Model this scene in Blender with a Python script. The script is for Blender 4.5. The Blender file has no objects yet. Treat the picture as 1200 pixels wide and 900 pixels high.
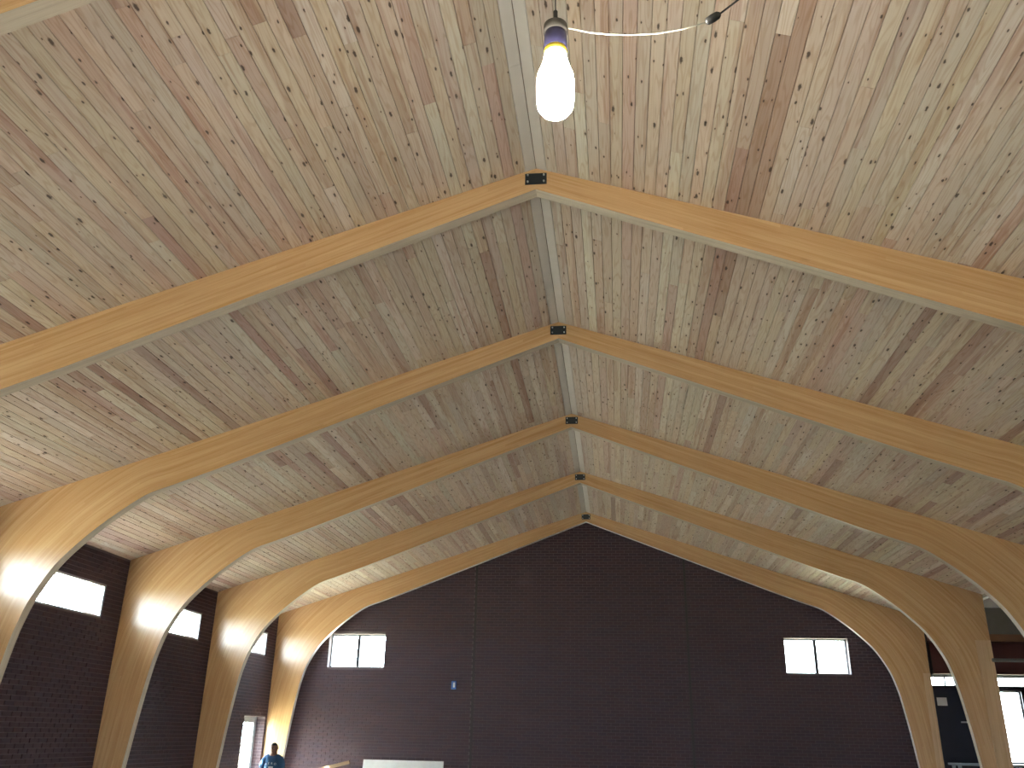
import bpy, bmesh, math, random
import numpy as np
from mathutils import Matrix, Vector

random.seed(7)
SC = bpy.context.scene
COL = SC.collection

# ------------------------------------------------------------------ camera
CAMX, CAMZ = 0.6682, 2.0
FPX, YAW, PITCH, ROLL = 1016.9, 0.12155, 0.38449, 0.02176
fwd = Vector((-math.sin(YAW)*math.cos(PITCH), math.cos(YAW)*math.cos(PITCH), math.sin(PITCH)))
r0 = Vector((math.cos(YAW), math.sin(YAW), 0)); u0 = r0.cross(fwd)
rgt = math.cos(ROLL)*r0 + math.sin(ROLL)*u0
upv = -math.sin(ROLL)*r0 + math.cos(ROLL)*u0
CAMP = Vector((CAMX, 0, CAMZ))
cd = bpy.data.cameras.new('camera'); cam = bpy.data.objects.new('camera', cd); COL.objects.link(cam)
m = Matrix.Identity(4)
for i in range(3):
    m[i][0], m[i][1], m[i][2], m[i][3] = rgt[i], upv[i], -fwd[i], CAMP[i]
cam.matrix_world = m
cd.sensor_fit = 'HORIZONTAL'; cd.sensor_width = 36; cd.lens = 36*FPX/1200
cd.clip_start = .05; cd.clip_end = 400
SC.camera = cam

def px_ray(px, py):
    return fwd + rgt*((px-600)/FPX) - upv*((py-450)/FPX)
def on_y(px, py, y):
    d = px_ray(px, py); return CAMP + d*(y/d.y)
def to_px(P):
    d = Vector(P)-CAMP; z = d.dot(fwd)
    return (600+FPX*d.dot(rgt)/z, 450-FPX*d.dot(upv)/z, z)

# ------------------------------------------------------------------ daylight, exposure
SKY = 31.0
wd = bpy.data.worlds.new('overcast_sky'); SC.world = wd; wd.use_nodes = True
bg = wd.node_tree.nodes['Background']
bg.inputs[0].default_value = (0.80, 0.90, 1.0, 1); bg.inputs[1].default_value = SKY
vs = SC.view_settings
vs.view_transform = 'Standard'; vs.look = 'None'; vs.gamma = 1; vs.use_curve_mapping = False
vs.exposure = 0.2
sl_ = bpy.data.lights.new('sun', 'SUN'); sl_.energy = 190.; sl_.angle = math.radians(.6); sl_.color = (1., .95, .87)
sun = bpy.data.objects.new('sun', sl_); COL.objects.link(sun)
sun.rotation_euler = Vector((.62, .12, -.77)).to_track_quat('-Z', 'Y').to_euler()
LAMP = 280.0

# ------------------------------------------------------------------ main dimensions (metres)
W = 7.525                    # half width of the hall
RIDGE = 7.128; SL = 0.332    # deck underside: z = RIDGE - SL*|x|
EAVE = RIDGE - SL*W
AY = [3.48, 7.026, 10.425, 13.993, 17.5, 21.026]   # front faces of the arches
AT = 0.13                    # arch thickness
YW = 21.28                   # inner face of the end wall
YB = -14.0                   # unseen rear end of the hall
AXR = 13.2
def roof(x): return RIDGE - SL*abs(x)

# ------------------------------------------------------------------ helpers
def setp(o, label=None, cat=None, group=None, kind=None):
    if label: o['label'] = label
    if cat: o['category'] = cat
    if group: o['group'] = group
    if kind: o['kind'] = kind
    return o
def link(o, parent=None):
    COL.objects.link(o)
    if parent: o.parent = parent
    return o
def empty(name, loc=(0, 0, 0)):
    o = bpy.data.objects.new(name, None); o.location = loc; o.empty_display_size = .2
    return link(o)
def mesh_obj(name, verts, faces, mat, parent=None, smooth=False, rel=True):
    """vertices in world space; a child keeps world coordinates through its parent's location"""
    off = Vector((0, 0, 0))
    if parent is not None and rel:
        p = parent
        while p: off += p.location; p = p.parent
    me = bpy.data.meshes.new(name)
    me.from_pydata([tuple(Vector(v)-off) for v in verts], [], faces)
    mats = mat if isinstance(mat, (list, tuple)) else [mat]
    for k in mats: me.materials.append(k)
    if smooth: me.polygons.foreach_set('use_smooth', [True]*len(me.polygons))
    me.update()
    return link(bpy.data.objects.new(name, me), parent)
class MB:
    def __init__(s): s.v = []; s.f = []
    def box(s, x0, x1, y0, y1, z0, z1):
        b = len(s.v)
        s.v += [(x, y, z) for z in (z0, z1) for y in (y0, y1) for x in (x0, x1)]
        s.f += [tuple(b+i for i in q) for q in ((0,2,3,1),(4,5,7,6),(0,1,5,4),(2,6,7,3),(0,4,6,2),(1,3,7,5))]
        return s
    def cbox(s, x0, x1, y0, y1, z0, z1, c):
        """box with chamfered edges"""
        bm = bmesh.new(); bmesh.ops.create_cube(bm, size=1)
        for v in bm.verts:
            v.co = Vector(((x0+x1)/2+v.co.x*(x1-x0), (y0+y1)/2+v.co.y*(y1-y0), (z0+z1)/2+v.co.z*(z1-z0)))
        bmesh.ops.bevel(bm, geom=bm.edges[:], offset=c, segments=1, affect='EDGES')
        s.add_bm(bm); return s
    def add_bm(s, bm):
        b = len(s.v); bm.verts.index_update()
        s.v += [tuple(v.co) for v in bm.verts]
        s.f += [tuple(b+v.index for v in f.verts) for f in bm.faces]
        bm.free()
    def tube(s, pts, r, n=8, cap=True):
        pts = [Vector(p) for p in pts]; b = len(s.v); prev = None
        rr = r if isinstance(r, (list, tuple)) else [r]*len(pts)
        for i, p in enumerate(pts):
            t = (pts[min(i+1, len(pts)-1)]-pts[max(i-1, 0)]).normalized()
            a = prev if prev is not None else (Vector((0, 0, 1)) if abs(t.z) < .9 else Vector((1, 0, 0)))
            a = (a - t*a.dot(t)).normalized(); prev = a; c = t.cross(a)
            s.v += [tuple(p+a*math.cos(2*math.pi*k/n)*rr[i]+c*math.sin(2*math.pi*k/n)*rr[i]) for k in range(n)]
        for i in range(len(pts)-1):
            for k in range(n):
                k2 = (k+1) % n
                s.f.append((b+i*n+k, b+i*n+k2, b+(i+1)*n+k2, b+(i+1)*n+k))
        if cap:
            s.f.append(tuple(b+k for k in reversed(range(n)))); e = b+(len(pts)-1)*n
            s.f.append(tuple(e+k for k in range(n)))
        return s
    def lathe(s, prof, c, n=24):
        """profile [(r,z)] turned about the vertical through c"""
        b = len(s.v)
        for r, z in prof:
            s.v += [(c[0]+r*math.cos(2*math.pi*k/n), c[1]+r*math.sin(2*math.pi*k/n), c[2]+z) for k in range(n)]
        for i in range(len(prof)-1):
            for k in range(n):
                k2 = (k+1) % n
                s.f.append((b+i*n+k, b+i*n+k2, b+(i+1)*n+k2, b+(i+1)*n+k))
        s.f.append(tuple(b+k for k in reversed(range(n)))); e = b+(len(prof)-1)*n
        s.f.append(tuple(e+k for k in range(n)))
        return s
    def build(s, name, mat, parent=None, smooth=False): return mesh_obj(name, s.v, s.f, mat, parent, smooth)

# ------------------------------------------------------------------ materials
def new_mat(name):
    mt = bpy.data.materials.new(name); mt.use_nodes = True
    nt = mt.node_tree; b = nt.nodes['Principled BSDF']
    return mt, nt, b
def N(nt, typ, **kw):
    n = nt.nodes.new(typ)
    for k, v in kw.items():
        if k == 'inp':
            for i, val in v.items(): n.inputs[i].default_value = val
        else: setattr(n, k, v)
    return n
def mth(nt, op, a, b=None, clamp=False):
    n = nt.nodes.new('ShaderNodeMath'); n.operation = op; n.use_clamp = clamp
    for i, v in enumerate((a, b)):
        if v is None: continue
        if isinstance(v, (int, float)): n.inputs[i].default_value = v
        else: nt.links.new(v, n.inputs[i])
    return n.outputs[0]
def mix(nt, fac, a, b, mode='MIX'):
    n = nt.nodes.new('ShaderNodeMix'); n.data_type = 'RGBA'; n.blend_type = mode
    for sock, v in ((n.inputs[0], fac), (n.inputs[6], a), (n.inputs[7], b)):
        if isinstance(v, (int, float)): sock.default_value = v
        elif isinstance(v, tuple): sock.default_value = (*v, 1) if len(v) == 3 else v
        else: nt.links.new(v, sock)
    return n.outputs[2]
def ramp(nt, fac, p0, p1):
    n = nt.nodes.new('ShaderNodeMapRange'); n.inputs[1].default_value = p0; n.inputs[2].default_value = p1
    nt.links.new(fac, n.inputs[0]); return n.outputs[0]
def comb(nt, x, y, z=0.0):
    n = nt.nodes.new('ShaderNodeCombineXYZ')
    for i, v in enumerate((x, y, z)):
        if isinstance(v, (int, float)): n.inputs[i].default_value = v
        else: nt.links.new(v, n.inputs[i])
    return n.outputs[0]
def noise(nt, vec, scale=1., detail=2., rough=.5, dist=0.):
    n = N(nt, 'ShaderNodeTexNoise', inp={'Scale': scale, 'Detail': detail, 'Roughness': rough, 'Distortion': dist})
    nt.links.new(vec, n.inputs['Vector']); return n.outputs[0]
def uv_xy(nt):
    t = N(nt, 'ShaderNodeTexCoord'); s = N(nt, 'ShaderNodeSeparateXYZ'); nt.links.new(t.outputs['UV'], s.inputs[0])
    return s.outputs[0], s.outputs[1]
def bump(nt, b, h, strength, dist):
    n = N(nt, 'ShaderNodeBump', inp={'Strength': strength, 'Distance': dist})
    nt.links.new(h, n.inputs['Height']); nt.links.new(n.outputs[0], b.inputs['Normal'])

def plain(name, col, rough=.6, metal=0., var=.12, scale=6.):
    mt, nt, b = new_mat(name)
    t = N(nt, 'ShaderNodeTexCoord')
    f = noise(nt, t.outputs['Object'], scale, 3)
    c = mix(nt, f, tuple(x*(1-var) for x in col), tuple(min(1, x*(1+var)) for x in col))
    nt.links.new(c, b.inputs['Base Color'])
    b.inputs['Roughness'].default_value = rough; b.inputs['Metallic'].default_value = metal
    return mt
def emit(name, col, strength):
    mt, nt, b = new_mat(name)
    b.inputs['Base Color'].default_value = (*col, 1)
    b.inputs['Emission Color'].default_value = (*col, 1); b.inputs['Emission Strength'].default_value = strength
    return mt

def plank_mat():
    mt, nt, b = new_mat('knotty_pine_deck')
    u, v = uv_xy(nt)
    at = N(nt, 'ShaderNodeAttribute', attribute_name='tint')
    base = at.outputs['Color']
    # heartwood streaks running along the board
    for su, sv, lo, hi, amt in ((.28, 7., .575, .615, .55), (.7, 17., .62, .68, .45)):
        st = noise(nt, comb(nt, mth(nt, 'MULTIPLY', u, su), mth(nt, 'MULTIPLY', v, sv)), 1., 3., .45, .4)
        base = mix(nt, mth(nt, 'MULTIPLY', ramp(nt, st, lo, hi), amt), base, mix(nt, 1., base, (.70, .53, .47), 'MULTIPLY'))
    # cathedral growth rings
    wob = noise(nt, comb(nt, mth(nt, 'MULTIPLY', u, 1.2), mth(nt, 'MULTIPLY', v, 13.)), 1., 1.)
    rings = mth(nt, 'SINE', mth(nt, 'MULTIPLY', wob, 46.))
    base = mix(nt, mth(nt, 'MULTIPLY', ramp(nt, rings, .1, 1.), .50), base, mix(nt, 1., base, (.74, .61, .47), 'MULTIPLY'))
    # fine fibre
    fib = noise(nt, comb(nt, mth(nt, 'MULTIPLY', u, 2.2), mth(nt, 'MULTIPLY', v, 75.)), 1., 3.)
    base = mix(nt, mth(nt, 'MULTIPLY', ramp(nt, fib, .35, .75), .42), base, mix(nt, 1., base, (.78, .70, .62), 'MULTIPLY'))
    # weather greying in patches
    tc = N(nt, 'ShaderNodeTexCoord')
    gw = noise(nt, tc.outputs['UV'], .9, 3.)
    base = mix(nt, mth(nt, 'MULTIPLY', ramp(nt, gw, .45, .75), .22), base, (.52, .49, .46))
    # knots, sparse, about two to four centimetres
    for sx, sy, rad, keep, off in ((3.0, 9., .135, .66, 0.), (4.6, 11., .11, .78, 31.7)):
        vo = N(nt, 'ShaderNodeTexVoronoi', voronoi_dimensions='2D', inp={'Scale': 1., 'Randomness': 1.})
        jig = noise(nt, comb(nt, mth(nt, 'MULTIPLY', u, 40.), mth(nt, 'MULTIPLY', v, 40.)), 1., 2.)
        nt.links.new(comb(nt, mth(nt, 'MULTIPLY_ADD', u, sx) if False else mth(nt, 'ADD', mth(nt, 'MULTIPLY', u, sx), off), mth(nt, 'MULTIPLY', v, sy)), vo.inputs['Vector'])
        sp = N(nt, 'ShaderNodeSeparateColor'); nt.links.new(vo.outputs['Color'], sp.inputs[0])
        on = mth(nt, 'GREATER_THAN', sp.outputs[0], keep)
        rr = mth(nt, 'MULTIPLY', mth(nt, 'ADD', mth(nt, 'MULTIPLY', sp.outputs[1], .75), .3), rad)
        d = mth(nt, 'DIVIDE', mth(nt, 'ADD', vo.outputs['Distance'], mth(nt, 'MULTIPLY', mth(nt, 'SUBTRACT', jig, .5), .12)), rr)
        core = mth(nt, 'MULTIPLY', mth(nt, 'SUBTRACT', 1.0, ramp(nt, d, .55, 1.)), on)
        halo = mth(nt, 'MULTIPLY', mth(nt, 'SUBTRACT', 1.0, ramp(nt, d, .9, 2.4)), on)
        base = mix(nt, mth(nt, 'MULTIPLY', halo, .22), base, mix(nt, 1., base, (.70, .50, .38), 'MULTIPLY'))
        base = mix(nt, mth(nt, 'MULTIPLY', core, .9), base, (.045, .028, .02))
    nt.links.new(base, b.inputs['Base Color'])
    b.inputs['Roughness'].default_value = .55; b.inputs['Specular IOR Level'].default_value = .35
    bump(nt, b, fib, .12, .002)
    return mt

def glulam_mat(name, light, dark, rough, spec):
    mt, nt, b = new_mat(name)
    u, v = uv_xy(nt)
    lam = mth(nt, 'FLOOR', mth(nt, 'DIVIDE', v, .036))
    # every lamination is made of finger-jointed lengths with their own tone
    ux = mth(nt, 'ADD', mth(nt, 'MULTIPLY', u, .32), mth(nt, 'MULTIPLY', lam, 3.7))
    wn = N(nt, 'ShaderNodeTexWhiteNoise', noise_dimensions='2D')
    nt.links.new(comb(nt, mth(nt, 'FLOOR', ux), lam), wn.inputs['Vector'])
    base = mix(nt, wn.outputs['Value'], light, tuple(a*.55+c*.45 for a, c in zip(light, dark)))
    st = noise(nt, comb(nt, mth(nt, 'MULTIPLY', u, .8), mth(nt, 'MULTIPLY', v, 26.)), 1., 4., .6, .4)
    base = mix(nt, mth(nt, 'MULTIPLY', ramp(nt, st, .46, .70), .75), base, dark)
    fib = noise(nt, comb(nt, mth(nt, 'MULTIPLY', u, 4.), mth(nt, 'MULTIPLY', v, 150.)), 1., 2.)
    base = mix(nt, mth(nt, 'MULTIPLY', ramp(nt, fib, .35, .8), .25), base, mix(nt, 1., base, (.75, .66, .55), 'MULTIPLY'))
    # glue lines
    fr = mth(nt, 'FRACT', mth(nt, 'DIVIDE', v, .036))
    gl = mth(nt, 'LESS_THAN', fr, .05)
    base = mix(nt, mth(nt, 'MULTIPLY', gl, .18), base, tuple(c*.5 for c in dark))
    # dark pitch streaks and knots
    pk = noise(nt, comb(nt, mth(nt, 'MULTIPLY', u, 3.2), mth(nt, 'MULTIPLY', v, 42.)), 1., 1.)
    base = mix(nt, mth(nt, 'MULTIPLY', ramp(nt, pk, .79, .86), .55), base, (.10, .055, .025))
    nt.links.new(base, b.inputs['Base Color'])
    b.inputs['Roughness'].default_value = rough; b.inputs['Specular IOR Level'].default_value = spec
    bump(nt, b, fib, .05, .001)
    return mt

def brick_mat():
    mt, nt, b = new_mat('dark_maroon_brick')
    at = N(nt, 'ShaderNodeAttribute', attribute_name='tint')
    tc = N(nt, 'ShaderNodeTexCoord')
    n1 = noise(nt, tc.outputs['Object'], 55., 3.)
    c = mix(nt, mth(nt, 'MULTIPLY', n1, .5), at.outputs['Color'], mix(nt, 1., at.outputs['Color'], (.55, .5, .55), 'MULTIPLY'))
    # lime bloom left by the masons
    ef = noise(nt, tc.outputs['Object'], .8, 5., .65)
    c = mix(nt, mth(nt, 'MULTIPLY', ramp(nt, ef, .60, .78), .16), c, (.30, .26, .28))
    nt.links.new(c, b.inputs['Base Color']); b.inputs['Roughness'].default_value = .75
    bump(nt, b, n1, .3, .003)
    return mt

def concrete_mat(name, col):
    mt, nt, b = new_mat(name)
    tc = N(nt, 'ShaderNodeTexCoord')
    n1 = noise(nt, tc.outputs['Object'], 1.2, 6., .6); n2 = noise(nt, tc.outputs['Object'], 30., 2.)
    c = mix(nt, n1, tuple(x*.8 for x in col), tuple(x*1.15 for x in col))
    c = mix(nt, mth(nt, 'MULTIPLY', n2, .25), c, tuple(x*.7 for x in col))
    nt.links.new(c, b.inputs['Base Color']); b.inputs['Roughness'].default_value = .8
    return mt

def glass_mat():
    mt = bpy.data.materials.new('clear_glass'); mt.use_nodes = True; nt = mt.node_tree
    for n in list(nt.nodes):
        if n.type != 'OUTPUT_MATERIAL': nt.nodes.remove(n)
    tr = N(nt, 'ShaderNodeBsdfTransparent', inp={'Color': (.94, .97, .96, 1)})
    gl = N(nt, 'ShaderNodeBsdfGlossy', inp={'Roughness': .02})
    lw = N(nt, 'ShaderNodeLayerWeight', inp={'Blend': .5})
    fr = mth(nt, 'ADD', mth(nt, 'MULTIPLY', mth(nt, 'POWER', lw.outputs['Facing'], 5.), .96), .04)
    mx = N(nt, 'ShaderNodeMixShader')
    nt.links.new(fr, mx.inputs[0]); nt.links.new(tr.outputs[0], mx.inputs[1]); nt.links.new(gl.outputs[0], mx.inputs[2])
    nt.links.new(mx.outputs[0], [n for n in nt.nodes if n.type == 'OUTPUT_MATERIAL'][0].inputs[0])
    return mt

M = {}
M['plank'] = plank_mat()
M['glulam'] = glulam_mat('honey_glulam', (.63, .415, .22), (.46, .255, .10), .27, .8)
M['soffit'] = glulam_mat('weathered_glulam_edge', (.62, .55, .44), (.42, .36, .28), .5, .4)
M['ridge'] = plain('pale_planed_ridge_board', (.72, .69, .64), .55, var=.06)
M['edgewhite'] = plain('white_arch_edge', (.86, .86, .85), .5, var=.04)
M['strip'] = glulam_mat('pale_glulam', (.66, .47, .29), (.50, .31, .16), .45, .4)
M['brick'] = brick_mat()
M['mortar'] = plain('grey_violet_mortar', (.15, .12, .13), .9)
M['deckback'] = plain('dark_roof_panel', (.20, .14, .09), .8)
M['floor'] = concrete_mat('grey_concrete_slab', (.52, .49, .46))
M['ground'] = concrete_mat('patchy_grass_ground', (.27, .265, .19))
M['steel'] = plain('black_painted_steel', (.020, .026, .032), .45, .3)
M['bolt'] = plain('zinc_bolt', (.62, .63, .65), .3, .8)
M['glass'] = glass_mat()
M['frame'] = plain('dark_bronze_frame', (.03, .03, .04), .4, .3)
M['alu'] = plain('pale_aluminium_frame', (.42, .47, .52), .4, .4)
M['white'] = plain('white_panel', (.84, .86, .88), .6)
M['primer'] = plain('red_primer_steel', (.075, .020, .018), .6)
M['pipe'] = plain('grey_galvanised_pipe', (.16, .16, .16), .45, .5)
M['navy'] = plain('navy_door_paint', (.012, .016, .035), .4)
M['ply'] = plain('grey_plywood', (.24, .23, .20), .8)
M['redwood'] = plain('reddish_lumber', (.33, .17, .10), .7)
M['lumber'] = plain('pale_lumber', (.62, .47, .30), .6)
M['ledge'] = plain('blue_grey_ledge', (.34, .40, .46), .5)
M['skin'] = plain('skin', (.19, .10, .07), .6)
M['shirt'] = plain('blue_tshirt', (.012, .060, .15), .9)
M['jeans'] = plain('dark_jeans', (.03, .04, .065), .9)
M['boot'] = plain('brown_boot', (.09, .05, .03), .7)
M['hair'] = plain('dark_hair', (.012, .010, .010), .7)
M['eye'] = plain('eye', (.5, .5, .5), .3)
M['letter'] = plain('white_print', (.7, .72, .75), .8)
M['cap'] = plain('violet_grey_socket', (.055, .05, .13), .5)
M['capgrey'] = plain('grey_socket_cap', (.10, .09, .08), .6)
M['yellow'] = plain('yellow_ring', (.75, .52, .05), .5)
M['cord'] = plain('pale_cord', (.70, .68, .60), .5)
M['black'] = plain('black_rubber', (.02, .02, .02), .5)
M['bulb'] = emit('lit_lamp_envelope', (1., .93, .80), LAMP)
M['blue'] = plain('blue_box', (.06, .20, .60), .5)

# ------------------------------------------------------------------ floor and ground
def structure(o): o['kind'] = 'structure'; return o
structure(MB().box(-W-.3, 13.3, YB, YW+.3, -.2, 0).build('floor', M['floor']))
setp(MB().box(-90, 90, -90, 110, -.5, -.2).build('ground', M['ground']), 'open pale ground around the hall outside its openings', 'ground', kind='structure')

# ------------------------------------------------------------------ walls with bricks
BL, BH, MJ = .2032, .0677, .010
TINTS = [(.060, .032, .046), (.055, .030, .044), (.066, .035, .046), (.049, .028, .044), (.063, .031, .041), (.055, .034, .052)]
def brick_field(name, parent, u0, u1, z0, z1, holes, place, top=None, joints=()):
    """running-bond bricks as real boxes; place(u, z, depth) -> world point (depth<0: into the wall)"""
    V = []; F = []; C = []
    zc = z0; row = 0
    while zc + BH <= z1 + 1e-6:
        za, zb = zc + MJ/2, zc + BH - MJ/2
        cuts = [(a, b) for a, b, c, d in holes if zb > c + .004 and za < d - .004] + [(j-.025, j+.025) for j in joints]
        ub = u0 - (BL/2 if row % 2 else 0)
        while ub < u1:
            segs = [(max(ub+MJ/2, u0), min(ub+BL-MJ/2, u1))]
            for a, b in cuts:
                nx = []
                for s, e in segs:
                    if e <= a or s >= b: nx.append((s, e)); continue
                    if s < a: nx.append((s, a))
                    if e > b: nx.append((b, e))
                segs = nx
            for s, e in segs:
                if e - s < .02: continue
                if top and zb > min(top(s), top(e)): continue
                pr = random.uniform(-.0015, .0015)
                b0 = len(V)
                for dd in (pr, -.012):
                    V.extend([place(s, za, dd), place(e, za, dd), place(e, zb, dd), place(s, zb, dd)])
                F.extend([(b0, b0+1, b0+2, b0+3), (b0, b0+4, b0+5, b0+1), (b0+1, b0+5, b0+6, b0+2), (b0+2, b0+6, b0+7, b0+3), (b0+3, b0+7, b0+4, b0)])
                t = random.choice(TINTS); k = random.uniform(.88, 1.12)
                C.extend([(t[0]*k, t[1]*k, t[2]*k, 1)]*8)
            ub += BL
        zc += BH; row += 1
    o = mesh_obj(name, V, F, M['brick'], parent)
    a = o.data.attributes.new('tint', 'FLOAT_COLOR', 'POINT')
    a.data.foreach_set('color', np.array(C, dtype=np.float32).ravel())
    o['kind'] = 'stuff'
    return o

def wall_boxes(mb, axis, c0, c1, u0, u1, z0, z1, holes):
    """wall slab cut into boxes around rectangular holes (a,b,zlo,zhi)"""
    us = sorted({u0, u1, *[h[0] for h in holes], *[h[1] for h in holes]})
    for a, b in zip(us[:-1], us[1:]):
        hs = sorted([(h[2], h[3]) for h in holes if h[0] <= a+1e-6 and h[1] >= b-1e-6])
        z = z0
        for lo, hi in hs + [(z1, z1)]:
            if lo - z > 1e-4:
                if axis == 'y': mb.box(c0, c1, a, b, z, lo)
                else: mb.box(a, b, c0, c1, z, lo)
            z = max(z, hi)

# left wall: one high window in every bay, a door in the last one
WZ0, WZ1 = 3.61, 4.13
def bay_win(k):   # right end .53 m before the next arch, 2.4 m long
    return (AY[k+1]-.54-2.4, AY[k+1]-.54)
lwins = [bay_win(k) for k in range(5)]
rear_wins = [(3.48-3.54*j-.54-2.4, 3.48-3.54*j-.54) for j in range(0, 5)]
DOOR = (19.72, 20.93, 0., 2.28)
lholes = [(a, b, WZ0, WZ1) for a, b in lwins+rear_wins] + [DOOR]
wl = MB(); wall_boxes(wl, 'y', -W-.30, -W-.009, YB, YW+.3, 0, EAVE+.05, lholes)
rw = MB(); wall_boxes(rw, 'x', YB-.3, YB, -W-.3, AXR, 0, 8., [(-2.3, 2.3, 0, 2.7)])  # unseen rear wall; its opening is added and sized to let daylight in
structure(rw.build('wall_rear', M['mortar']))
wall_left = structure(wl.build('wall_left', M['mortar']))
brick_field('brick', wall_left, 7.0, YW, 0, EAVE+.02, lholes, lambda u, z, d: (-W+d, u, z))
# brick reveals of the door opening
brick_field('reveal_brick', wall_left, 0, .20, 0, DOOR[3], [], lambda u, z, d: (-W-.3+.1+u, DOOR[1]-d-.002, z))

# end wall: gable, two windows, two control joints; it runs on behind the right columns as the aisle's end
EWL, EWR = (-6.27, -4.88, 3.43, 4.21), (4.50, 5.91, 3.42, 4.20)
JO = (-2.70, 2.32)
ew = MB()
def gable(mb, xa, xb, z0):
    n = 1
    b = len(mb.v)
    za, zb = roof(xa)+.03, roof(xb)+.03
    mb.v += [(xa, YW+.009, z0), (xb, YW+.009, z0), (xb, YW+.009, zb), (xa, YW+.009, za), (xa, YW+.30, z0), (xb, YW+.30, z0), (xb, YW+.30, zb), (xa, YW+.30, za)]
    mb.f += [tuple(b+i for i in q) for q in ((0,1,2,3),(4,7,6,5),(0,4,5,1),(1,5,6,2),(2,6,7,3),(3,7,4,0))]
wall_boxes(ew, 'x', YW+.009, YW+.30, -W, W+.05, 0, 4.60, [EWL, EWR])
gable(ew, -W, 0, 4.60); gable(ew, 0, W, 4.60)
wall_end = structure(ew.build('wall_end', M['mortar']))
brick_field('brick', wall_end, -W, W+.05, 0, RIDGE, [EWL, EWR], lambda u, z, d: (u, YW-d, z), top=lambda u: roof(u)-.02, joints=JO)
for j in JO:
    MB().box(j-.024, j+.024, YW+.003, YW+.0085, 0, roof(j)-.02).build('control_joint', M['black'], wall_end)

# ------------------------------------------------------------------ windows
def window_side(idx, a, b):
    """high window in the left wall"""
    r = structure(empty('window_%d' % idx, (-W-.15, (a+b)/2, WZ0)))
    f = MB(); x0, x1 = -W-.07, -W-.015
    f.box(x0, x1, a, b, WZ0, WZ0+.03).box(x0, x1, a, b, WZ1-.03, WZ1).box(x0, x1, a, a+.03, WZ0+.03, WZ1-.03).box(x0, x1, b-.03, b, WZ0+.03, WZ1-.03)
    f.build('window_frame', M['alu'], r)
    MB().box(x0+.025, x0+.031, a+.03, b-.03, WZ0+.03, WZ1-.03).build('pane', M['glass'], r)
for i, (a, b) in enumerate(lwins + rear_wins): window_side(i+1, a, b)
def window_end(idx, h):
    r = structure(empty('window_%d' % idx, ((h[0]+h[1])/2, YW+.2, h[2])))
    y0, y1 = YW+.20, YW+.26; t = .035; mid = (h[0]+h[1])/2
    MB().box(h[0], h[1], y0, y1, h[2], h[2]+t).box(h[0], h[1], y0, y1, h[3]-t, h[3]).box(h[0], h[0]+t, y0, y1, h[2]+t, h[3]-t).box(h[1]-t, h[1], y0, y1, h[2]+t, h[3]-t).build('window_frame', M['alu'], r)
    MB().box(mid-.034, mid+.034, y0-.03, y1, h[2]+t, h[3]-t).build('mullion', M['frame'], r)
    MB().box(h[0]+t, mid-.034, y0+.025, y0+.031, h[2]+t, h[3]-t).build('pane', M['glass'], r)
    MB().box(mid+.034, h[1]-t, y0+.025, y0+.031, h[2]+t, h[3]-t).build('pane', M['glass'], r)
window_end(11, EWL); window_end(12, EWR)

# glazed door in the left wall, set towards the outside of the opening
d = structure(empty('door_1', (-W-.22, 20.3, 0)))
a, b, _, h = DOOR
x0, x1 = -W-.27, -W-.20
MB().box(x0, x1, a, a+.05, 0, h).box(x0, x1, b-.05, b, 0, h).box(x0, x1, a+.05, b-.05, h-.06, h).build('door_frame', M['alu'], d)
lf = MB(); lf.box(x0+.01, x1-.01, a+.05, a+.12, 0, h-.06).box(x0+.01, x1-.01, b-.12, b-.05, 0, h-.06).box(x0+.01, x1-.01, a+.12, b-.12, h-.13, h-.06).box(x0+.01, x1-.01, a+.12, b-.12, 0, .2)
leaf = lf.build('door_leaf', M['alu'], d)
MB().box(x0+.03, x0+.037, a+.12, b-.12, .2, h-.13).build('pane', M['glass'], leaf)
MB().cbox(x1-.01, x1+.02, a+.16, a+.30, 1.86, 1.90, .004).build('sticker', M['black'], leaf)
MB().cbox(x1-.02, x1+.005, a+.34, a+.44, 2.02, 2.06, .004).build('sticker', M['black'], leaf)
MB().cbox(x1-.02, x1+.005, a+.20, a+.26, 1.95, 1.99, .004).build('sticker', M['black'], leaf)
MB().tube([(x1+.03, a+.085, .95), (x1+.03, a+.085, 1.25)], .012).build('handle', M['frame'], leaf)

# ------------------------------------------------------------------ roof deck: knotty boards, each one its own piece
BW = .1085
SLOPE_LEN = W/math.cos(math.atan(SL)) - .002
CS, SN = math.cos(math.atan(SL)), math.sin(math.atan(SL))
ceil_obj = {}
for side, nm in ((-1, 'ceiling_left'), (1, 'ceiling_right')):
    xe = side*(W+.32 if side < 0 else W+.14); e = .041/CS
    v = []
    for y in (YB, YW+.35):
        v += [(0, y, RIDGE+e), (xe, y, roof(xe)+e), (xe, y, roof(xe)+e+.12), (0, y, RIDGE+e+.12)]
    f = [(0, 1, 2, 3), (4, 7, 6, 5), (0, 4, 5, 1), (1, 5, 6, 2), (2, 6, 7, 3), (3, 7, 4, 0)]
    ceil_obj[side] = structure(mesh_obj(nm, v, f, M['deckback']))

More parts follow.
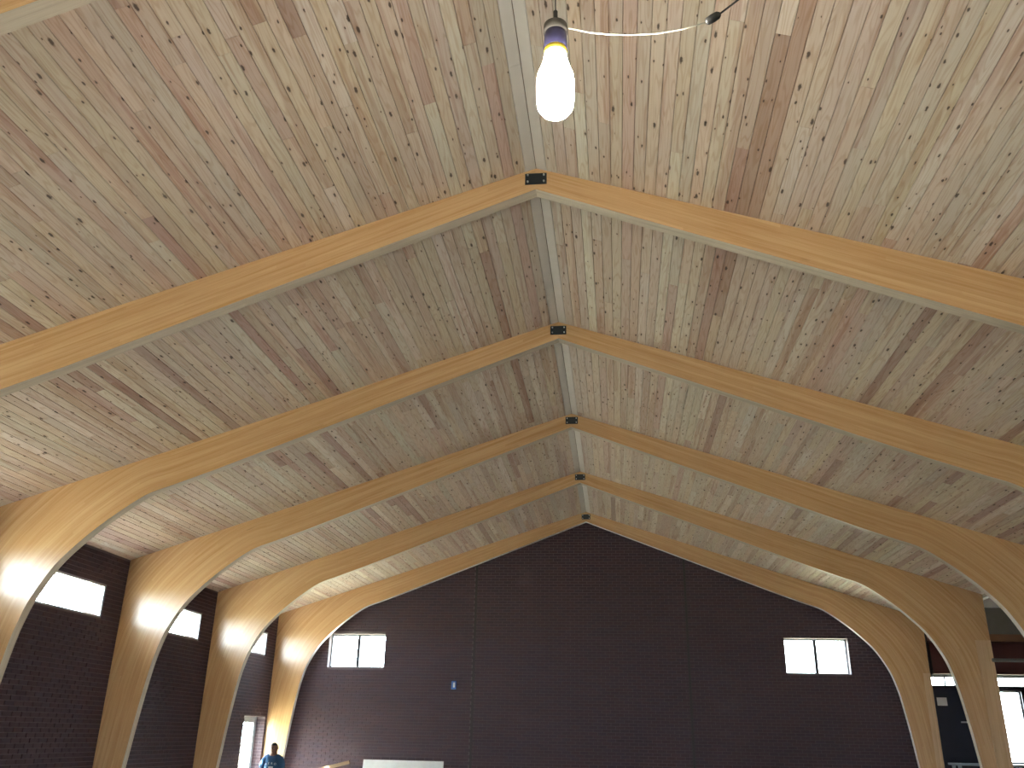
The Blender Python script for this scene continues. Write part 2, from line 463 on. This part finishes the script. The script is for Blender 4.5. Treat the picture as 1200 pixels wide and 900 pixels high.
def plank_tint():
    r = random.random()
    if r < .05:   c = (.46, .325, .27)     # heartwood, reddish brown
    elif r < .20: c = (.60, .475, .395)     # pinkish
    elif r < .30: c = (.72, .655, .57)      # pale sapwood
    elif r < .62: c = (.645, .56, .475)
    else:         c = (.67, .575, .465)      # straw
    k = random.uniform(.95, 1.05)
    return tuple(min(.9, x*k*random.uniform(.97, 1.03)) for x in c)
G, CH, TH = .0013, .0040, .040
def plank_geo(side, s0, s1, y0, y1):
    """board with chamfered lower edges; s runs down the slope, n points up out of the roof"""
    dz = random.uniform(-.0008, .0008)
    prof = [(s0+G+CH, dz), (s1-G-CH, dz), (s1-G, dz+CH), (s1-G, TH), (s0+G, TH), (s0+G, dz+CH)]
    V = []
    for y in (y0+.0006, y1-.0006):
        for s, n in prof: V.append((side*(s*CS+n*SN), y, RIDGE - s*SN + n*CS))
    F = [(0, 1, 2, 3, 4, 5), (11, 10, 9, 8, 7, 6)]
    for k in range(6): F.append((k, k+6, (k+1) % 6+6, (k+1) % 6))
    if side < 0: F = [tuple(reversed(q)) for q in F]
    return V, F, prof
def plank_uv(y0, y1, prof, s0):
    uo, vo = random.uniform(0, 400), random.uniform(0, 400)
    return [(y+uo, (s-s0)+(n*.5)+vo) for y in (y0, y1) for s, n in prof]
for side in (-1, 1):
    items = []
    rows = int(math.ceil(SLOPE_LEN/BW))
    for i in range(rows):
        s0, s1 = i*BW, min((i+1)*BW, SLOPE_LEN)
        y = .6 - random.uniform(0, 3)
        while y < YW+.02:
            ln = random.choice((1.2, 2.4, 3.0, 3.6, 4.2, 4.2, 4.8, 5.4))*random.uniform(.93, 1.07)
            y1 = min(y+ln, YW+.02)
            if YW+.02-y1 < .5: y1 = YW+.02
            ya = max(y, .6)
            if y1 > .7:
                tint = (.68, .64, .575) if i == 0 else plank_tint()
                # size in the picture, for choosing the pieces that show largest
                area = 0
                for q in range(12):
                    yy = ya+(y1-ya)*(q+.5)/12
                    P = Vector((side*(s0+s1)/2*CS, yy, RIDGE-(s0+s1)/2*SN)); X, Y, Z = to_px(P)
                    if Z > .5 and -10 < X < 1210 and -10 < Y < 910: area += (FPX/Z)**2*(y1-ya)/12
                items.append((area + (1e9 if i == 0 else 0), s0, s1, ya, y1, tint))   # the pale ridge boards always stay single
            y = y1
    items.sort(key=lambda t: -t[0])
    rv, rf, ruv, rc = [], [], [], []
    for j, (area, s0, s1, ya, y1, tint) in enumerate(items):
        V, F, prof = plank_geo(side, s0, s1, ya, y1); uvs = plank_uv(ya, y1, prof, s0)
        if j < 300:
            o = mesh_obj('plank', V, F, M['ridge'] if s0 == 0 else M['plank'], ceil_obj[side]); me = o.data
            uvl, cc = uvs, [(*tint, 1)]*12
            lay = me.uv_layers.new(name='UVMap'); idx = [l.vertex_index for l in me.loops]
            lay.data.foreach_set('uv', np.array([uvl[k] for k in idx], dtype=np.float32).ravel())
            at = me.attributes.new('tint', 'FLOAT_COLOR', 'POINT'); at.data.foreach_set('color', np.array(cc, dtype=np.float32).ravel())
        else:
            b = len(rv); rv += V; rf += [tuple(b+k for k in q) for q in F]; ruv += uvs; rc += [(*tint, 1)]*12
    o = mesh_obj('plank_field', rv, rf, M['plank'], ceil_obj[side]); me = o.data; o['kind'] = 'stuff'
    lay = me.uv_layers.new(name='UVMap'); idx = np.zeros(len(me.loops), dtype=np.int32); me.loops.foreach_get('vertex_index', idx)
    lay.data.foreach_set('uv', np.array(ruv, dtype=np.float32)[idx].ravel())
    at = me.attributes.new('tint', 'FLOAT_COLOR', 'POINT'); at.data.foreach_set('color', np.array(rc, dtype=np.float32).ravel())

# ------------------------------------------------------------------ laminated arches
# inner edge of the right half: (distance from the wall line, height), foot to peak
INN = [(.33, 0.), (.405, .7), (.49, 1.45), (.572, 2.18), (.668, 2.85), (.745, 3.20), (.850, 3.505), (1.073, 3.893), (1.36, 4.21),
       (1.70, 4.505), (2.13, 4.805), (2.52, 4.955)]
def catmull(P, n):
    out = []
    for i in range(len(P)-1):
        p0, p1, p2, p3 = P[max(i-1, 0)], P[i], P[i+1], P[min(i+2, len(P)-1)]
        for k in range(n):
            t = k/n
            out.append(tuple(.5*((2*p1[j])+(-p0[j]+p2[j])*t+(2*p0[j]-5*p1[j]+4*p2[j]-p3[j])*t*t+(-p0[j]+3*p1[j]-3*p2[j]+p3[j])*t**3) for j in (0, 1)))
    out.append(P[-1]); return out
def vdepth(x): return .24+.285*abs(x)/5.02
tail = [(W-x, roof(x)-vdepth(x)) for x in (4.5, 3.9, 3.2, 2.4, 1.6, .8, 0.)]
P_in = catmull(INN+[tail[0]], 5)[:-1] + tail
# outer edge partner of every inner station
ZC, WC = 3.2, 2.6          # below ZC straight across the column, beyond WC straight up through the rafter
iA = max(i for i, q in enumerate(P_in) if q[1] <= ZC); iB = min(i for i, q in enumerate(P_in) if q[0] >= WC-.3)
A_o = (0, P_in[iA][1]); wB = P_in[iB][0]
colL = EAVE - A_o[1]; rafL = wB/CS
P_out = []
fan = list(range(iA, iB+1)); kc = int(round(len(fan)*colL/(colL+rafL)))
for i, q in enumerate(P_in):
    if i <= iA: P_out.append((.006, q[1]))
    elif i >= iB: P_out.append((q[0], roof(W-q[0])))
    else:
        k = i-iA
        if k <= kc: P_out.append((.006, A_o[1]+colL*k/kc))
        else:
            w_ = wB*(k-kc)/(iB-iA-kc); P_out.append((w_, roof(W-w_)))
arc = [0.]
for p, q in zip(P_in[:-1], P_in[1:]): arc.append(arc[-1]+math.dist(p, q))
def half_arch(side, y, parent, edge='soffit'):
    V, F, UV, MI = [], [], [], []
    n = len(P_in); K = 4
    uo, vo = random.uniform(0, 300), random.randint(0, 300)*.036
    ring = 2*(K+1)
    for (wi, zi), (wo, zo), s in zip(P_in, P_out, arc):
        dd = math.dist((wi, zi), (wo, zo))
        for yy in (y, y+AT):
            for k in range(K+1):
                t = k/K
                V.append((side*(W-(wi+(wo-wi)*t)), yy, zi+(zo-zi)*t)); UV.append((s+uo, dd*t+vo))
    def quad(a, b, c, d_, mi, uvs=None):
        F.append((a, b, c, d_)); MI.append((mi, uvs))
    for i in range(n-1):
        b0, b1 = i*ring, (i+1)*ring
        for k in range(K):
            quad(b0+k, b0+k+1, b1+k+1, b1+k, 0)
            quad(b0+K+1+k, b1+K+1+k, b1+K+2+k, b0+K+2+k, 0)
        uu = (arc[i]+uo, arc[i+1]+uo)
        quad(b0, b1, b1+K+1, b0+K+1, 1, ((uu[0], 0), (uu[1], 0), (uu[1], AT), (uu[0], AT)))
        quad(b0+K, b0+2*K+1, b1+2*K+1, b1+K, 0)
    for b in (0, (n-1)*ring):
        for k in range(K): quad(b+k, b+K+1+k, b+K+2+k, b+k+1, 0)
    me = bpy.data.meshes.new('half_arch')
    off = parent.location
    me.from_pydata([tuple(Vector(v)-off) for v in V], [], F)
    me.materials.append(M['glulam']); me.materials.append(M[edge])
    lay = me.uv_layers.new(name='UVMap')
    for p, (mi, uvs) in zip(me.polygons, MI):
        p.material_index = mi
        for q, li in enumerate(p.loop_indices):
            lay.data[li].uv = uvs[q] if uvs else UV[me.loops[li].vertex_index]
    bm = bmesh.new(); bm.from_mesh(me); bmesh.ops.recalc_face_normals(bm, faces=bm.faces[:]); bm.to_mesh(me); bm.free()
    return link(bpy.data.objects.new('half_arch', me), parent)
def plate_bm(y, parent):
    z = RIDGE-.125; hw, hh = .105, .062
    pl = MB().cbox(-hw, hw, y-.012, y+.001, z-hh, z+hh, .003).build('ridge_plate', M['steel'], parent)
    for sx in (-1, 1):
        for sz in (-1, 1):
            c = Vector((sx*.078, y-.012, z+sz*.036))
            MB().tube([c+Vector((0, .002, 0)), c+Vector((0, -.012, 0))], .010, 6).build('bolt', M['bolt'], pl)
LAB = ['laminated wooden arch nearest the camera, only its soffit showing at the upper left corner',
       'laminated wooden arch closest behind the lit lamp, crossing the whole picture',
       'second laminated wooden arch behind the hanging lamp, left haunch at the picture edge',
       'third laminated wooden arch behind the lamp, its right leg cut off by the picture edge',
       'laminated wooden arch just before the last one, pale strip on its right leg',
       'last laminated wooden arch, standing against the dark brick end wall']
for k, y in enumerate(AY):
    r = setp(empty('wooden_arch', (0, y+AT/2, 0)), LAB[k], 'arch', 'laminated wooden arches of the hall')
    eg = 'edgewhite' if k == 5 else 'soffit'      # the last arch gets a white inner edge
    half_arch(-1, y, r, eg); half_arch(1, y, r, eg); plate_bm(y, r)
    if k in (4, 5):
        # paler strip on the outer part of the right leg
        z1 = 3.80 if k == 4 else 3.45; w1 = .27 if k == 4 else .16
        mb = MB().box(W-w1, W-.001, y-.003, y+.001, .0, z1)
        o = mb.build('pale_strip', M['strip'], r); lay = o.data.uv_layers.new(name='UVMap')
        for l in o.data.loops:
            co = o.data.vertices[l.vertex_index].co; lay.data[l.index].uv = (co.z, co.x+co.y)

# ------------------------------------------------------------------ right-hand side aisle, seen in the gaps behind the right legs
AX = 12.9
structure(MB().box(W+.14, AX+.3, YB, YW+.3, 5.55, 5.75).build('ceiling_aisle', M['deckback']))
structure(MB().box(W+.141, W+.26, YB, YW+.02, 4.62, 5.55).build('wall_clerestory', M['ply']))
ao = MB(); ah = [(y-1.6, y+.6, .9, 2.6) for y in (-6.0, -10.0)]  # openings added in the unseen outer wall to bring in more daylight
wall_boxes(ao, 'y', AX, AX+.3, YB, YW+.3, 0, 5.55, ah)
structure(ao.build('wall_right', M['mortar']))
ST = (7.62, 11.6)          # glazed strip and panels in the aisle's end wall
aw = MB(); wall_boxes(aw, 'x', YW+.02, YW+.30, W+.05, AX, 0, 3.44, [(7.60, 8.16, 3.20, 3.42), (8.45, 11.6, 3.20, 3.42), (8.62, 9.46, 1.66, 3.12), (9.62, 11.4, 1.66, 3.12)])
aw.box(W+.05, AX, YW+.02, YW+.30, 3.44, 4.20)
aw.box(W+.05, AX, YW+.02, YW+.30, 4.20, 5.55)
wall_aisle = structure(aw.build('wall_aisle', M['frame']))
sb = setp(MB().box(W+.12, AX, YW-.10, YW-.085, 3.47, 4.12).box(W+.12, AX, YW-.18, YW-.005, 4.12, 4.14).box(W+.12, AX, YW-.18, YW-.005, 3.45, 3.47).build('steel_beam', M['primer']),
          'dark red steel beam above the white strip window behind the right legs', 'beam')
setp(MB().cbox(W+.12, AX, YW-.10, YW+.015, 4.16, 4.31, .006).build('wooden_header', M['redwood']), 'reddish lumber lying along the top of the dark red beam', 'lumber')
setp(MB().cbox(W+.12, AX, YW-.02, YW+.015, 4.32, 4.90, .003).build('plywood_panel', M['ply']), 'grey plywood panel above the reddish lumber in the right aisle', 'panel')
setp(MB().cbox(W+.12, AX, YW-.03, YW+.015, 4.905, 5.52, .003).build('plaster_board', M['white']), 'white board in the small gap right of the wooden leg', 'board')
def fixed_glass(idx, x0, x1, z0, z1, muls=()):
    r = structure(empty('window_%d' % idx, ((x0+x1)/2, YW+.15, z0)))
    t = .025; y0, y1 = YW+.10, YW+.16
    MB().box(x0, x1, y0, y1, z0, z0+t).box(x0, x1, y0, y1, z1-t, z1).box(x0, x0+t, y0, y1, z0+t, z1-t).box(x1-t, x1, y0, y1, z0+t, z1-t).build('window_frame', M['frame'], r)
    xs = [x0+t, *muls, x1-t]
    for q in muls: MB().box(q-.015, q+.015, y0, y1, z0+t, z1-t).build('mullion', M['frame'], r)
    for a_, b_ in zip(xs[:-1], xs[1:]):
        MB().box(a_+(.015 if a_ in muls else 0), b_-(.015 if b_ in muls else 0), y0+.025, y0+.031, z0+t, z1-t).build('pane', M['glass'], r)
fixed_glass(13, 7.60, 8.16, 3.20, 3.42, (7.93,))
fixed_glass(14, 8.45, 11.6, 3.20, 3.42, (10.0,))
fixed_glass(15, 8.62, 9.46, 1.66, 3.12)
fixed_glass(16, 9.62, 11.4, 1.66, 3.12)
dp = setp(empty('dark_door', (8.1, YW-.03, 0)), 'dark navy door with a white paper, seen between the two last right legs', 'door')
MB().cbox(7.60, 8.58, YW-.05, YW-.01, 0.02, 3.14, .004).build('door_panel', M['navy'], dp)
MB().tube([(8.06, YW-.10, 2.46), (8.50, YW-.10, 2.46)], .016).tube([(8.10, YW-.10, 2.46), (8.10, YW-.05, 2.46)], .012).tube([(8.46, YW-.10, 2.46), (8.46, YW-.05, 2.46)], .012).build('push_bar', M['bolt'], dp)
setp(MB().cbox(7.64, 7.85, YW-.056, YW-.051, 2.79, 2.96, .001).build('paper_notice', M['white']), 'white paper sheet stuck on the dark navy door', 'paper')
lg = setp(empty('ledge_table', (8.6, YW-.3, 0)), 'blue grey ledge at the foot of the dark door and bright pane', 'ledge')
MB().cbox(7.66, 10.6, YW-.55, YW-.07, 1.60, 1.645, .004).build('top', M['ledge'], lg)
for xx in (7.75, 9.1, 10.5):
    for yy in (YW-.5, YW-.14): MB().cbox(xx-.03, xx+.03, yy-.03, yy+.03, 0, 1.60, .003).build('leg', M['ledge'], lg)
pz = on_y(1180, 773.5, 17.40).z
setp(MB().tube([(W-.05, 17.44, pz), (W+3.2, 17.44, pz)], .032, 10).build('steel_pipe', M['pipe']), 'grey steel pipe running right from the pale-stripped wooden leg', 'pipe')

# ------------------------------------------------------------------ hanging work lamp with its cord
LC = Vector((.464, 2.985, 4.60))     # middle of the lit envelope
lamp = setp(empty('work_lamp', tuple(LC)), 'big lit work lamp hanging from the ridge on a thin wire', 'lamp')
R_ = .077
prof = [(.004, -.150), (.036, -.147), (.060, -.136), (.075, -.112), (.080, -.075), (.081, -.03), (.081, .02), (.077, .055), (.065, .09), (.054, .130), (.047, .175)]
MB().lathe(prof, LC, 28).build('bulb', M['bulb'], lamp, True)
MB().lathe([(.049, .172), (.051, .176), (.051, .196), (.049, .2)], LC, 24).build('ring', M['yellow'], lamp, True)
sk = MB().lathe([(.050, .199), (.052, .203), (.050, .27), (.046, .29)], LC, 24).build('socket', M['cap'], lamp, True)
MB().lathe([(.050, .290), (.054, .294), (.052, .335), (.03, .345), (.012, .365)], LC, 24).build('socket_cap', M['capgrey'], lamp, True)
top = Vector((LC.x, LC.y, roof(LC.x)))
MB().tube([LC+Vector((0, 0, .36)), LC+Vector((0, 0, .42))], .010, 8).tube([LC+Vector((0, 0, .42)), top], .0028, 6).build('hanging_wire', M['black'], lamp)
cpx = [(666, 33, 2.985), (676, 35, 2.985), (690, 38, 2.97), (715, 40.5, 2.95), (740, 41, 2.93), (770, 39.5, 2.90), (800, 34.5, 2.87), (827, 26.5, 2.84)]
setc = setp(empty('power_cord', tuple(on_y(740, 41, 2.93))), 'thin power cord looping right from the lit lamp with a black connector', 'cord')
MB().tube([on_y(*c) for c in cpx], .0030, 6).build('cord', M['cord'], setc, True)
c1, c2 = on_y(827, 26.5, 2.84), on_y(844, 16, 2.82)
MB().tube([c1, c1.lerp(c2, .12), c1.lerp(c2, .5), c1.lerp(c2, .85), c2], [.008, .016, .018, .016, .008], 10).build('connector', M['black'], setc, True)
c3 = on_y(866, -1, 2.80); c4 = on_y(900, -45, 2.70)
cx = c4.x+.5
MB().tube([c2, c3, c4, (cx, 2.6, roof(cx)-.02)], .0042, 6).build('cord', M['black'], setc, True)

# ------------------------------------------------------------------ things at the foot of the end wall
# white sheet leaning on the wall
bt = on_y(426, 890, YW-.03); br = on_y(520, 891, YW-.03)
V = []
for zz, yy in ((0, YW-.30), (bt.z, YW-.035)):
    for xx in (bt.x, br.x): V += [(xx, yy, zz), (xx, yy+.02, zz+.002)]
setp(mesh_obj('white_sheet', V, [(0, 2, 6, 4), (1, 5, 7, 3), (0, 1, 3, 2), (4, 6, 7, 5), (0, 4, 5, 1), (2, 3, 7, 6)], M['white']), 'white sheet of board leaning against the brick end wall', 'board')
# small blue electrical box
bx = on_y(532, 803, YW)
eb = setp(empty('electrical_box', (bx.x, YW-.02, bx.z)), 'small blue electrical box on the end wall beside the joint', 'electrical box')
MB().cbox(bx.x-.06, bx.x+.06, YW-.03, YW+.004, bx.z-.095, bx.z+.095, .006).build('box', M['blue'], eb)
MB().cbox(bx.x-.015, bx.x+.03, YW-.036, YW-.029, bx.z-.05, bx.z+.06, .002).build('cover', M['white'], eb)

# ------------------------------------------------------------------ the man
PX, PY = -6.93, 20.15
def skin(name, verts, edges, radii, mat, parent, root=0, sub=2):
    me = bpy.data.meshes.new(name); me.from_pydata([tuple(v) for v in verts], edges, [])
    o = bpy.data.objects.new(name, me); COL.objects.link(o)
    md = o.modifiers.new('Skin', 'SKIN'); md.use_smooth_shade = True
    for i, r_ in enumerate(radii):
        rr = r_ if isinstance(r_, tuple) else (r_, r_)
        me.skin_vertices[0].data[i].radius = rr; me.skin_vertices[0].data[i].use_root = i == root
    sd = o.modifiers.new('Sub', 'SUBSURF'); sd.levels = sub; sd.render_levels = sub
    dg = bpy.context.evaluated_depsgraph_get(); dg.update()
    ev = bpy.data.meshes.new_from_object(o.evaluated_get(dg))
    bpy.data.objects.remove(o); bpy.data.meshes.remove(me)
    ev.name = name; ev.materials.clear(); ev.materials.append(mat)
    ev.polygons.foreach_set('use_smooth', [True]*len(ev.polygons))
    ob = bpy.data.objects.new(name, ev); return link(ob, parent)
man = setp(empty('person', (PX, PY, 0)), 'man in a blue t-shirt standing before the last left arch leg, holding a plank', 'person')
# local space, facing -y; his left is +x
bv = [(0, 0, .95), (0, -.01, 1.12), (0, 0, 1.32), (0, .01, 1.43), (0, .0, 1.50), (0, -.015, 1.565), (0, -.02, 1.64),
      (.19, .01, 1.40), (.24, -.02, 1.14), (.20, -.20, .98), (.17, -.26, .96),
      (-.19, .01, 1.40), (-.25, -.02, 1.14), (-.12, -.22, 1.00), (-.06, -.28, .97),
      (.10, 0, .90), (.11, -.01, .50), (.11, .03, .09), (.12, -.08, .05),
      (-.10, 0, .90), (-.11, -.01, .50), (-.12, .03, .09), (-.13, -.08, .05)]
be = [(0, 1), (1, 2), (2, 3), (3, 4), (4, 5), (5, 6), (3, 7), (7, 8), (8, 9), (9, 10), (3, 11), (11, 12), (12, 13), (13, 14),
      (0, 15), (15, 16), (16, 17), (17, 18), (0, 19), (19, 20), (20, 21), (21, 22)]
brd = [(.15, .11), (.145, .105), (.165, .115), (.10, .08), (.066, .066), (.076, .085), (.078, .09),
       .062, .045, .034, .030, .062, .045, .034, .030, .088, .060, .042, .035, .088, .060, .042, .035]
body = skin('body', bv, be, brd, M['skin'], man)
# head shape: brow, nose, chin, ears
hb = bmesh.new(); bmesh.ops.create_uvsphere(hb, u_segments=24, v_segments=18, radius=1)
for v in hb.verts:
    x, y, z = v.co
    w = 1.0 if z > -.1 else 1.0-.38*(-.1-z)
    v.co = Vector((x*.086*w, y*.100*(w if y < 0 else 1)-.02, z*.120+1.613))
mbh = MB(); mbh.add_bm(hb)
mbh.tube([(0, -.112, 1.628), (0, -.128, 1.598), (0, -.118, 1.588)], [.008, .014, .012], 8)
for s in (-1, 1):
    mbh.tube([(s*.083, -.008, 1.60), (s*.093, 0, 1.615), (s*.094, .004, 1.635), (s*.085, -.002, 1.645)], [.008, .013, .013, .007], 8)
mbh.tube([(-.024, -.106, 1.562), (0, -.112, 1.560), (.024, -.106, 1.562)], [.004, .007, .004], 6)
def local(mb, name, mat, parent, smooth=True):
    me = bpy.data.meshes.new(name); me.from_pydata(mb.v, [], mb.f); me.materials.append(mat)
    me.polygons.foreach_set('use_smooth', [smooth]*len(me.polygons))
    return link(bpy.data.objects.new(name, me), parent)
# join the head into the body mesh so the figure stays one surface
bmj = bmesh.new(); bmj.from_mesh(body.data)
hm = bpy.data.meshes.new('h'); hm.from_pydata(mbh.v, [], mbh.f)
# fingers closing on the plank
fm = MB()
for hx, hy, hz in ((.17, -.26, .96), (-.06, -.28, .97)):
    for k in range(4):
        xx = hx-.036+k*.024; ln = (.9, 1., .96, .8)[k]
        fm.tube([(xx, hy-.01, hz-.02), (xx, hy-.045*ln, hz-.028), (xx, hy-.065*ln, hz-.008), (xx, hy-.055*ln, hz+.022*ln)], [.010, .0095, .009, .007], 8)
    fm.tube([(hx-.035, hy-.0, hz+.01), (hx-.045, hy-.03, hz+.032), (hx-.030, hy-.052, hz+.040)], [.012, .011, .008], 8)
fmm = bpy.data.meshes.new('f'); fmm.from_pydata(fm.v, [], fm.f)
bmj.from_mesh(hm); bmj.from_mesh(fmm); bmj.to_mesh(body.data); bmj.free()
body.data.polygons.foreach_set('use_smooth', [True]*len(body.data.polygons))
# hair, eyes
hr = bmesh.new(); bmesh.ops.create_uvsphere(hr, u_segments=24, v_segments=16, radius=1)
for v in hr.verts: v.co = Vector((v.co.x*.092, v.co.y*.105-.016, v.co.z*.126+1.616))
bmesh.ops.delete(hr, geom=[v for v in hr.verts if (v.co.z < 1.665 and v.co.y < -.035) or v.co.z < 1.575 or (v.co.z < 1.63 and v.co.y < .0)], context='VERTS')
hmb = MB(); hmb.add_bm(hr); local(hmb, 'hair', M['hair'], man)
for s in (-1, 1):
    eb_ = bmesh.new(); bmesh.ops.create_uvsphere(eb_, u_segments=10, v_segments=8, radius=.011)
    for v in eb_.verts: v.co += Vector((s*.030, -.105, 1.622))
    em = MB(); em.add_bm(eb_); local(em, 'eye', M['eye'], man)
# clothes
tv = [(0, 0, .90), (0, -.01, 1.12), (0, 0, 1.32), (0, .01, 1.465), (.18, .01, 1.40), (.235, -.01, 1.20), (-.18, .01, 1.40), (-.245, -.01, 1.20)]
skin('t_shirt', tv, [(0, 1), (1, 2), (2, 3), (3, 4), (4, 5), (3, 6), (6, 7)], [(.175, .13), (.175, .13), (.195, .14), (.10, .085), .088, .074, .088, .074], M['shirt'], man)
jv = [(0, 0, .97), (.10, 0, .88), (.11, -.01, .50), (.11, .03, .10), (-.10, 0, .88), (-.11, -.01, .50), (-.12, .03, .10)]
skin('trousers', jv, [(0, 1), (1, 2), (2, 3), (0, 4), (4, 5), (5, 6)], [(.165, .125), .112, .084, .072, .112, .084, .072], M['jeans'], man)
for s in (-1, 1):
    skin('boot', [(s*.115, .04, .16), (s*.115, .04, .055), (s*.12, -.05, .05), (s*.125, -.15, .045)], [(0, 1), (1, 2), (2, 3)], [.062, .058, .055, .045], M['boot'], man)
def text_obj(body_, size, mat, parent, loc, rot, extr=.001):
    cu = bpy.data.curves.new('t', 'FONT'); cu.body = body_; cu.size = size; cu.align_x = 'CENTER'; cu.align_y = 'CENTER'; cu.extrude = extr
    o = bpy.data.objects.new('t', cu); COL.objects.link(o)
    dg = bpy.context.evaluated_depsgraph_get(); dg.update()
    me = bpy.data.meshes.new_from_object(o.evaluated_get(dg)); bpy.data.objects.remove(o)
    me.materials.clear(); me.materials.append(mat)
    ob = bpy.data.objects.new('shirt_print', me); ob.location = loc; ob.rotation_euler = rot
    return link(ob, parent)
for ch, xx, dz in (('A', -.105, -.010), ('E', -.035, .004), ('R', .035, .004), ('O', .105, -.006)):
    text_obj(ch, .062, M['letter'], man, (xx, -.151+abs(xx)*.28, 1.315+dz), (math.radians(86), 0, xx*1.6))
local(MB().cbox(-.03, .075, -.156, -.150, 1.215, 1.262, .002), 'print_patch', M['letter'], man, False)
# plank in his hands
pe = on_y(409.5, 891, PY-.30)
ps = Vector((PX-.30, PY-.325, .90)); pd = (pe-ps)
dirp = pd.normalized(); up_ = Vector((0, 0, 1)); sdv = dirp.cross(up_).normalized(); upp = sdv.cross(dirp)
V = []
for P in (ps, pe):
    for a_ in (-.019, .019):
        for b_ in (-.07, .0): V.append(P+sdv*a_+upp*b_)
setp(mesh_obj('wooden_plank', V, [(0, 2, 3, 1), (4, 5, 7, 6), (0, 1, 5, 4), (2, 6, 7, 3), (0, 4, 6, 2), (1, 3, 7, 5)], M['lumber']), 'pale wooden plank held in the hands of the man, rising to the right', 'plank')
